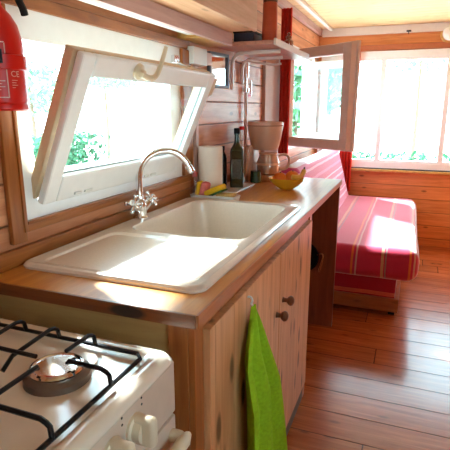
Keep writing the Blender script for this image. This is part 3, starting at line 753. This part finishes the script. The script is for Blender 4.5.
# paper towel
pr_ = thing('paper_towel_roll', 'upright white paper towel roll behind the sponges', 'paper towel', (.080, 2.0, .9))
bm = BM(); lathe(bm, (.080, 2.0, .9005), [(.018, .0), (.054, .0), (.0555, .003), (.0555, .222), (.054, .225), (.02, .2255), (.02, .20), (.0, .2)], 40, close=False); obj('paper', bm, M['paper'], pr_)
bm = BM(); ps = []
for k in range(9):
    a = -1.1+.07*k; ps.append((0.080+.0565*math.cos(a), 2.0+.0565*math.sin(a)))
for (x, y), (x2, y2) in zip(ps[:-1], ps[1:]):
    bm.faces.new([bm.verts.new(c) for c in ((x, y, .902), (x2, y2, .902), (x2, y2, 1.123), (x, y, 1.123))])
bmesh.ops.remove_doubles(bm, verts=bm.verts, dist=1e-5); bmesh.ops.solidify(bm, geom=bm.faces[:], thickness=.0012); obj('loose_sheet', bm, M['paper'], pr_)
# white board under the oil bottle
tag(obj('chopping_board', box(BM(), (.02, 2.10, .9005), (.165, 2.40, .907), .002), M['plas_white']), 'thin white board under the olive oil bottle', 'board')
# olive oil bottle: square body
ob = thing('olive_oil_bottle', 'square dark green oil bottle standing before the coffee maker', 'bottle', (.10, 2.27, .907))
bm = BM(); bz = .9073; cx_, cy_ = .112, 2.26
def sq(h, r, z): return [(cx_+x*math.cos(.35)-y*math.sin(.35), cy_+x*math.sin(.35)+y*math.cos(.35), z) for x, y in rrect(-h, -h, h, h, r, 4)]
loft(bm, [sq(.031, .006, bz), sq(.033, .007, bz+.004), sq(.033, .008, bz+.175), sq(.030, .012, bz+.19), sq(.019, .0185, bz+.207), sq(.0125, .012, bz+.222), sq(.0115, .011, bz+.255), sq(.0135, .013, bz+.257), sq(.0135, .013, bz+.262)], True, True)
obj('bottle_body', bm, M['olive'], ob)
bm = BM(); loft(bm, [sq(.0125, .012, bz+.262), sq(.0145, .014, bz+.263), sq(.0145, .014, bz+.286), sq(.012, .0118, bz+.289)], True, True); obj('cap', bm, M['black'], ob)
bm = BM(); box(bm, (-.022, -.0336, .045), (.022, -.0330, .14), xf=Matrix.Translation((cx_, cy_, bz)) @ Matrix.Rotation(.35, 4, 'Z')); obj('label', bm, M['label'], ob, smooth=0)
bm = BM(); box(bm, (.0330, -.022, .045), (.0336, .022, .14), xf=Matrix.Translation((cx_, cy_, bz)) @ Matrix.Rotation(.35, 4, 'Z')); obj('back_label', bm, M['label'], ob, smooth=0)
vb_ = thing('dark_bottle', 'short black bottle behind the oil bottle against the wall', 'bottle', (.034, 2.262, .907))
bm = BM(); lathe(bm, (.034, 2.262, .9073), [(.022, 0), (.024, .005), (.024, .14), (.020, .155), (.012, .17), (.011, .18)], 26); obj('bottle_body', bm, M['dark_glass'], vb_)
bm = BM(); lathe(bm, (.034, 2.262, 1.0873), [(.0125, 0), (.0125, .016), (.012, .02)], 20); obj('cap', bm, M['black'], vb_)
wb = thing('water_bottle', 'clear plastic bottle with red cap behind the oil bottle', 'bottle', (.085, 2.43, .9))
bm = BM(); prof = [(.030, 0), (.036, .005), (.037, .06), (.034, .075), (.037, .09), (.037, .13), (.034, .145), (.037, .16), (.034, .2), (.026, .235), (.014, .265), (.012, .28)]
lathe(bm, (.075, 2.44, .9005), prof, 30); obj('bottle_body', bm, M['clear'], wb)
bm = BM(); lathe(bm, (.075, 2.44, 1.18), [(.0145, 0), (.0145, .016), (.012, .018)], 20); obj('cap', bm, M['red_gloss'], wb)
# coffee maker
cm = thing('coffee_maker', 'beige-pink drip coffee maker with glass carafe near the worktop end', 'coffee maker', (.15, 2.60, .9))
cxm, cym = .165, 2.60
bm = BM(); loft(bm, [[(x, y, z) for x, y in rrect(.055-d, 2.515-d, .245+d, 2.685+d, .05)] for z, d in ((.9005, -.003), (.905, 0), (.925, 0), (.932, -.006))], True, True); obj('base', bm, M['coffee'], cm)
bm = BM(); loft(bm, [[(x, y, z) for x, y in rrect(.05, 2.535, .105, 2.665, .02)] for z in (.93, 1.09)], True, True); obj('water_column', bm, M['coffee'], cm)
bm = BM(); lathe(bm, (.155, 2.60, 1.055), [(.06, .012), (.070, .015), (.080, .04), (.098, .135), (.100, .155), (.096, .163), (.03, .166), (0, .166)], 40); obj('filter_holder', bm, M['coffee'], cm)
bm = BM(); lathe(bm, (.155, 2.60, 1.196), [(.0985, 0), (.1005, .001), (.1005, .004), (.0985, .005)], 40, close=False); obj('lid_seam', bm, M['coffee_d'], cm)
bm = BM(); lathe(bm, (.175, 2.60, .9325), [(.05, 0), (.060, .006), (.064, .03), (.062, .07), (.05, .1), (.048, .114)], 36); ca = obj('carafe', bm, M['carafe'], cm)
bm = BM(); lathe(bm, (.175, 2.60, 1.043), [(.050, 0), (.052, .002), (.052, .009), (.03, .011), (0, .011)], 36); obj('carafe_lid', bm, M['coffee'], ca)
bm = BM(); hd = V((.9, .43, 0)).normalized(); c0 = V((.175, 2.60, 0))
tube(bm, [c0+hd*.058+V((0, 0, 1.032)), c0+hd*.09+V((0, 0, 1.04)), c0+hd*.115+V((0, 0, 1.025)), c0+hd*.118+V((0, 0, .99)), c0+hd*.10+V((0, 0, .962)), c0+hd*.062+V((0, 0, .958))], .008, 12, 5); obj('carafe_handle', bm, M['coffee'], ca)
bm = BM(); lathe(bm, (.175, 2.60, .985), [(.0655, 0), (.0665, .002), (.0665, .010), (.0655, .012)], 36, close=False); obj('carafe_band', bm, M['coffee'], ca)
gj = thing('green_jar', 'small dark green jar at the foot of the coffee maker', 'jar', (.14, 2.47, .9))
bm = BM(); lathe(bm, (.145, 2.472, .9005), [(.026, 0), (.030, .004), (.030, .045), (.027, .05)], 28); obj('jar_body', bm, M['green_jar'], gj)
bm = BM(); lathe(bm, (.145, 2.472, .9508), [(.029, 0), (.029, .012), (.026, .014)], 28); obj('lid', bm, M['green_jar'], gj)
# fruit bowl
BX, BY = .35, 2.335
tag(obj('fruit_bowl', lathe(BM(), (BX, BY, .9005), [(.035, 0), (.038, .003), (.06, .016), (.082, .040), (.088, .054), (.085, .055), (.078, .041), (.055, .019), (.03, .008), (0, .007)], 40), M['bowl']), 'yellow glazed bowl of fruit near the worktop front edge', 'bowl')
def orange(p, r):
    b = BM(); bmesh.ops.create_uvsphere(b, u_segments=28, v_segments=18, radius=r)
    for v in b.verts: v.co.z *= .95; v.co += V(p)
    return b
def fruit(p, r, label):
    t = thing('orange_fruit', label, 'orange', p, 'oranges in the yellow bowl')
    obj('peel', orange(p, r), M['orange'], t)
    b = BM(); lathe(b, V(p)+V((.005, -.01, r*.93)), [(.004, 0), (.003, .003), (0, .004)], 10, (.1, -.25, 1)); obj('stem_end', b, M['brown'], t)
fruit((BX-.032, BY-.012, .950), .034, 'smaller orange on the left side of the yellow fruit bowl')
fruit((BX+.026, BY+.008, .955), .037, 'bigger orange in the middle of the yellow fruit bowl')
bn = thing('banana', 'yellow banana curving over the right rim of the fruit bowl', 'banana', (BX+.05, BY, .95))
bp = [(BX+.040, BY-.055, .968), (BX+.056, BY-.042, .965), (BX+.070, BY-.012, .965), (BX+.076, BY+.02, .974), (BX+.077, BY+.04, .988)]
bm = BM(); tube(bm, bp, [.006, .013, .0155, .013, .006][0:1]*1 + [.013]*0 or .013, 8, 4) if False else tube(bm, bp, .0125, 8, 5)
obj('banana_skin', bm, M['banana'], bn)
bm = BM(); tube(bm, [bp[-1], (BX+.077, BY+.046, .996), (BX+.077, BY+.05, 1.005)], [.008, .004, .004], 8); obj('stem', bm, M['brown'], bn)

# ================================================================== SOFA
sf = thing('sofa', 'sofa covered in red and pink striped cloth along the window wall', 'sofa', (.55, 3.95, 0))
def cushion(x0, x1, y0, y1, z0, z1, r, mat, name, warp=None, n=5):
    b = BM(); box(b, (x0, y0, z0), (x1, y1, z1), r, seg=n)
    bmesh.ops.subdivide_edges(b, edges=[e for e in b.edges if e.calc_length() > .15], cuts=6, use_grid_fill=True)
    for v in b.verts:
        v.co += V((0, 0, .006*noise.noise(v.co*5)))+V((.006*noise.noise(v.co*4+V((9, 0, 0))), .006*noise.noise(v.co*4+V((0, 9, 0))), 0))
        if warp: v.co = warp(v.co)
    return obj(name, b, mat, sf, smooth=1.2)
cushion(.34, 1.02, 2.95, 4.70, .255, .458, .07, M['sofa_red'], 'seat_cushion', lambda c: V((c.x-.03*(c.y-3)/1.8, c.y, c.z+.03*(c.y-3)/1.8)))
th = math.radians(16)
def lean(c):
    u = c.x-.30; z = c.z-.40
    return V((.40-math.sin(th)*z*1.0+u*math.cos(th), c.y, .40+math.cos(th)*z+u*math.sin(th)*.6))
cushion(.17, .31, 2.97, 4.70, .36, .96, .05, M['sofa_back'], 'backrest', lean)
bm = BM(); box(bm, (.30, 3.06, .10), (.90, 4.68, .29), .01); obj('base_cover', bm, M['base_red'], sf)
bm = BM(); box(bm, (.28, 3.035, .025), (.925, 3.06, .115), .004); box(bm, (.9, 3.06, .025), (.925, 4.68, .115), .004); box(bm, (.28, 3.06, .025), (.3, 4.68, .115), .004); obj('base_board', bm, M['sofa_wood'], sf)
for x, y in ((.32, 3.075), (.885, 3.075), (.32, 4.64), (.885, 4.64)):
    obj('foot', box(BM(), (x-.02, y-.02, 0), (x+.02, y+.02, .03), .003), M['black'], sf)
# curtains
def curtain(name, pts, z0, z1, amp, waves, label, pinch=None):
    """hanging cloth along a plan line pts[0]->pts[1]"""
    a, b = V(pts[0]+(0,)), V(pts[1]+(0,)); d = (b-a); n_ = V((-d.y, d.x, 0)).normalized()
    g = BM(); nx, nz = 60, 24; rows = []
    for j in range(nz+1):
        t = j/nz; row = []
        k = 1.0 if not pinch else 1-(1-pinch)*math.sin(min(1, t*1.15)*PI/2)**2
        for i in range(nx+1):
            s = i/nx
            p = a+d*(.5+(s-.5)*k if pinch else s)+n_*(amp*math.sin(s*waves*2*PI+.4*t))
            row.append(g.verts.new((p.x, p.y, z1+(z0-z1)*t)))
        rows.append(row)
    for j in range(nz):
        for i in range(nx): g.faces.new((rows[j][i], rows[j][i+1], rows[j+1][i+1], rows[j+1][i]))
    bmesh.ops.solidify(g, geom=g.faces[:], thickness=.002)
    return tag(obj(name, g, M['curtain'], smooth=1.4), label, 'curtain', )
curtain('curtain', ((.030, 3.335), (.105, 3.335)), .98, 1.93, .012, 3, 'red curtain at the near side of the open side window')
curtain('curtain', ((.24, 4.765), (.40, 4.765)), .50, 1.80, .018, 4, 'red curtain in the corner at the left of the end window', .75)
# globe lamp
gl = thing('wall_lamp', 'white globe lamp on a round wooden base above the end window', 'lamp', (1.13, RY1, 1.91))
bm = BM(); lathe(bm, (1.13, RY1, 1.915), [(.075, 0), (.075, .02), (.068, .028), (.05, .03)], 36, (0, -1, 0)); obj('base', bm, M['yellow_pine'], gl)
bm = BM(); lathe(bm, (1.13, RY1-.028, 1.915), [(.045, 0), (.058, .015), (.06, .035), (.05, .06), (.03, .075), (0, .08)], 36, (0, -1, 0)); obj('globe', bm, M['opal'], gl)
tag(obj('ceiling_hook', (lambda b: (box(b, (.775, RY1-.055, 1.945), (.815, RY1-.038, 1.958), .003), tube(b, [(.795, RY1-.05, 1.95), (.795, RY1-.065, 1.935), (.795, RY1-.06, 1.925)], .004, 8, 3), b)[2])(BM()), M['black']), 'small dark hook on the trim above the end window', 'hook')

# ================================================================== OUTDOORS
GZ = -.55
obj('ground', box(BM(), (-30, -15, GZ-.1), (30, 40, GZ)), M['ground'], kind='structure', smooth=0)
def bush(name, c, size, n, leaf_s, mat, label, cat='bush', trunk=True, group=None):
    t = thing(name, label, cat, (c[0], c[1], GZ), group)
    b = BM()
    for _ in range(n):
        while True:
            p = V((random.uniform(-1, 1), random.uniform(-1, 1), random.uniform(-1, 1)))
            if cat == 'hedge': break
            if .45 < p.length < 1+.25*noise.noise(p*3): break
        q = V((c[0]+p.x*size[0], c[1]+p.y*size[1], c[2]+p.z*size[2]))
        nrm = (p+V((random.gauss(0, .5), random.gauss(0, .5), random.gauss(0, .5)))).normalized()
        x = nrm.orthogonal().normalized(); x.rotate(Matrix.Rotation(random.uniform(0, 6.28), 3, nrm)); y = nrm.cross(x)
        s = leaf_s*random.uniform(.6, 1.3)
        b.faces.new([b.verts.new(q+v) for v in (x*s, y*s*.45+nrm*s*.1, -x*s, -y*s*.45+nrm*s*.1)])
    obj('foliage', b, mat, t, smooth=0)
    b = BM(); tube(b, [(c[0], c[1], GZ-.02), (c[0]+.03, c[1], (GZ+c[2])/2), (c[0], c[1], c[2]+size[2]*.3)], [.06, .02], 8, 3)
    obj('trunk', b, M['bark'], t)
tag(obj('garden_wall', box(BM(), (-3.5, 4.4, GZ), (-3.3, 9.5, .52), .01), M['render']), 'low white garden wall beyond the kitchen window', 'wall')
bush('hedge', (-4.1, 6.0, .45), (.4, .75, .46), 3000, .05, M['leaf'], 'clipped green hedge seen low through the kitchen window', 'hedge')
bush('garden_tree', (-5.2, 6.6, 1.65), (.7, .55, .5), 900, .06, M['leaf2'], 'leafy tree seen between the extinguisher and the tilted sash', 'tree')
bush('garden_shrub', (-6.5, 10.6, 2.0), (.9, .9, .25), 600, .08, M['leaf2'], 'pale shrub in the distance through the kitchen window', 'shrub')
bush('palm_bush', (-1.35, 9.7, 1.4), (.65, .5, .85), 420, .16, M['leaf2'], 'broad-leaved bush outside the open side window', 'bush')
bush('garden_tree', (-.45, 7.8, 1.72), (.35, .4, .55), 700, .07, M['leaf'], 'dark leafy tree seen through the far open casement', 'tree')
bush('low_hedge', (1.4, 8.9, .20), (2.0, .3, .34), 1900, .06, M['leaf'], 'low hedge outside the end window', 'hedge')
bush('garden_tree', (.9, 12.2, 2.6), (1.9, .8, .55), 500, .09, M['leaf2'], 'pale leafy tree crown high outside the end window', 'tree')
pg = thing('garden_pergola', 'grey timber pergola outside the kitchen window', 'pergola', (-3.8, 6.5, GZ))
obj('beam', box(BM(), (-3.84, 4.0, 1.96), (-3.76, 9.0, 2.04), .005), M['grey_beam'], pg)
for y in (7.95,): obj('post', box(BM(), (-3.84, y-.04, GZ), (-3.76, y+.04, 1.96), .005), M['grey_beam'], pg)
obj('brace', tube(BM(), [(-3.8, 5.75, 1.42), (-3.8, 6.65, 1.10)], .035, 8), M['grey_beam'], pg)
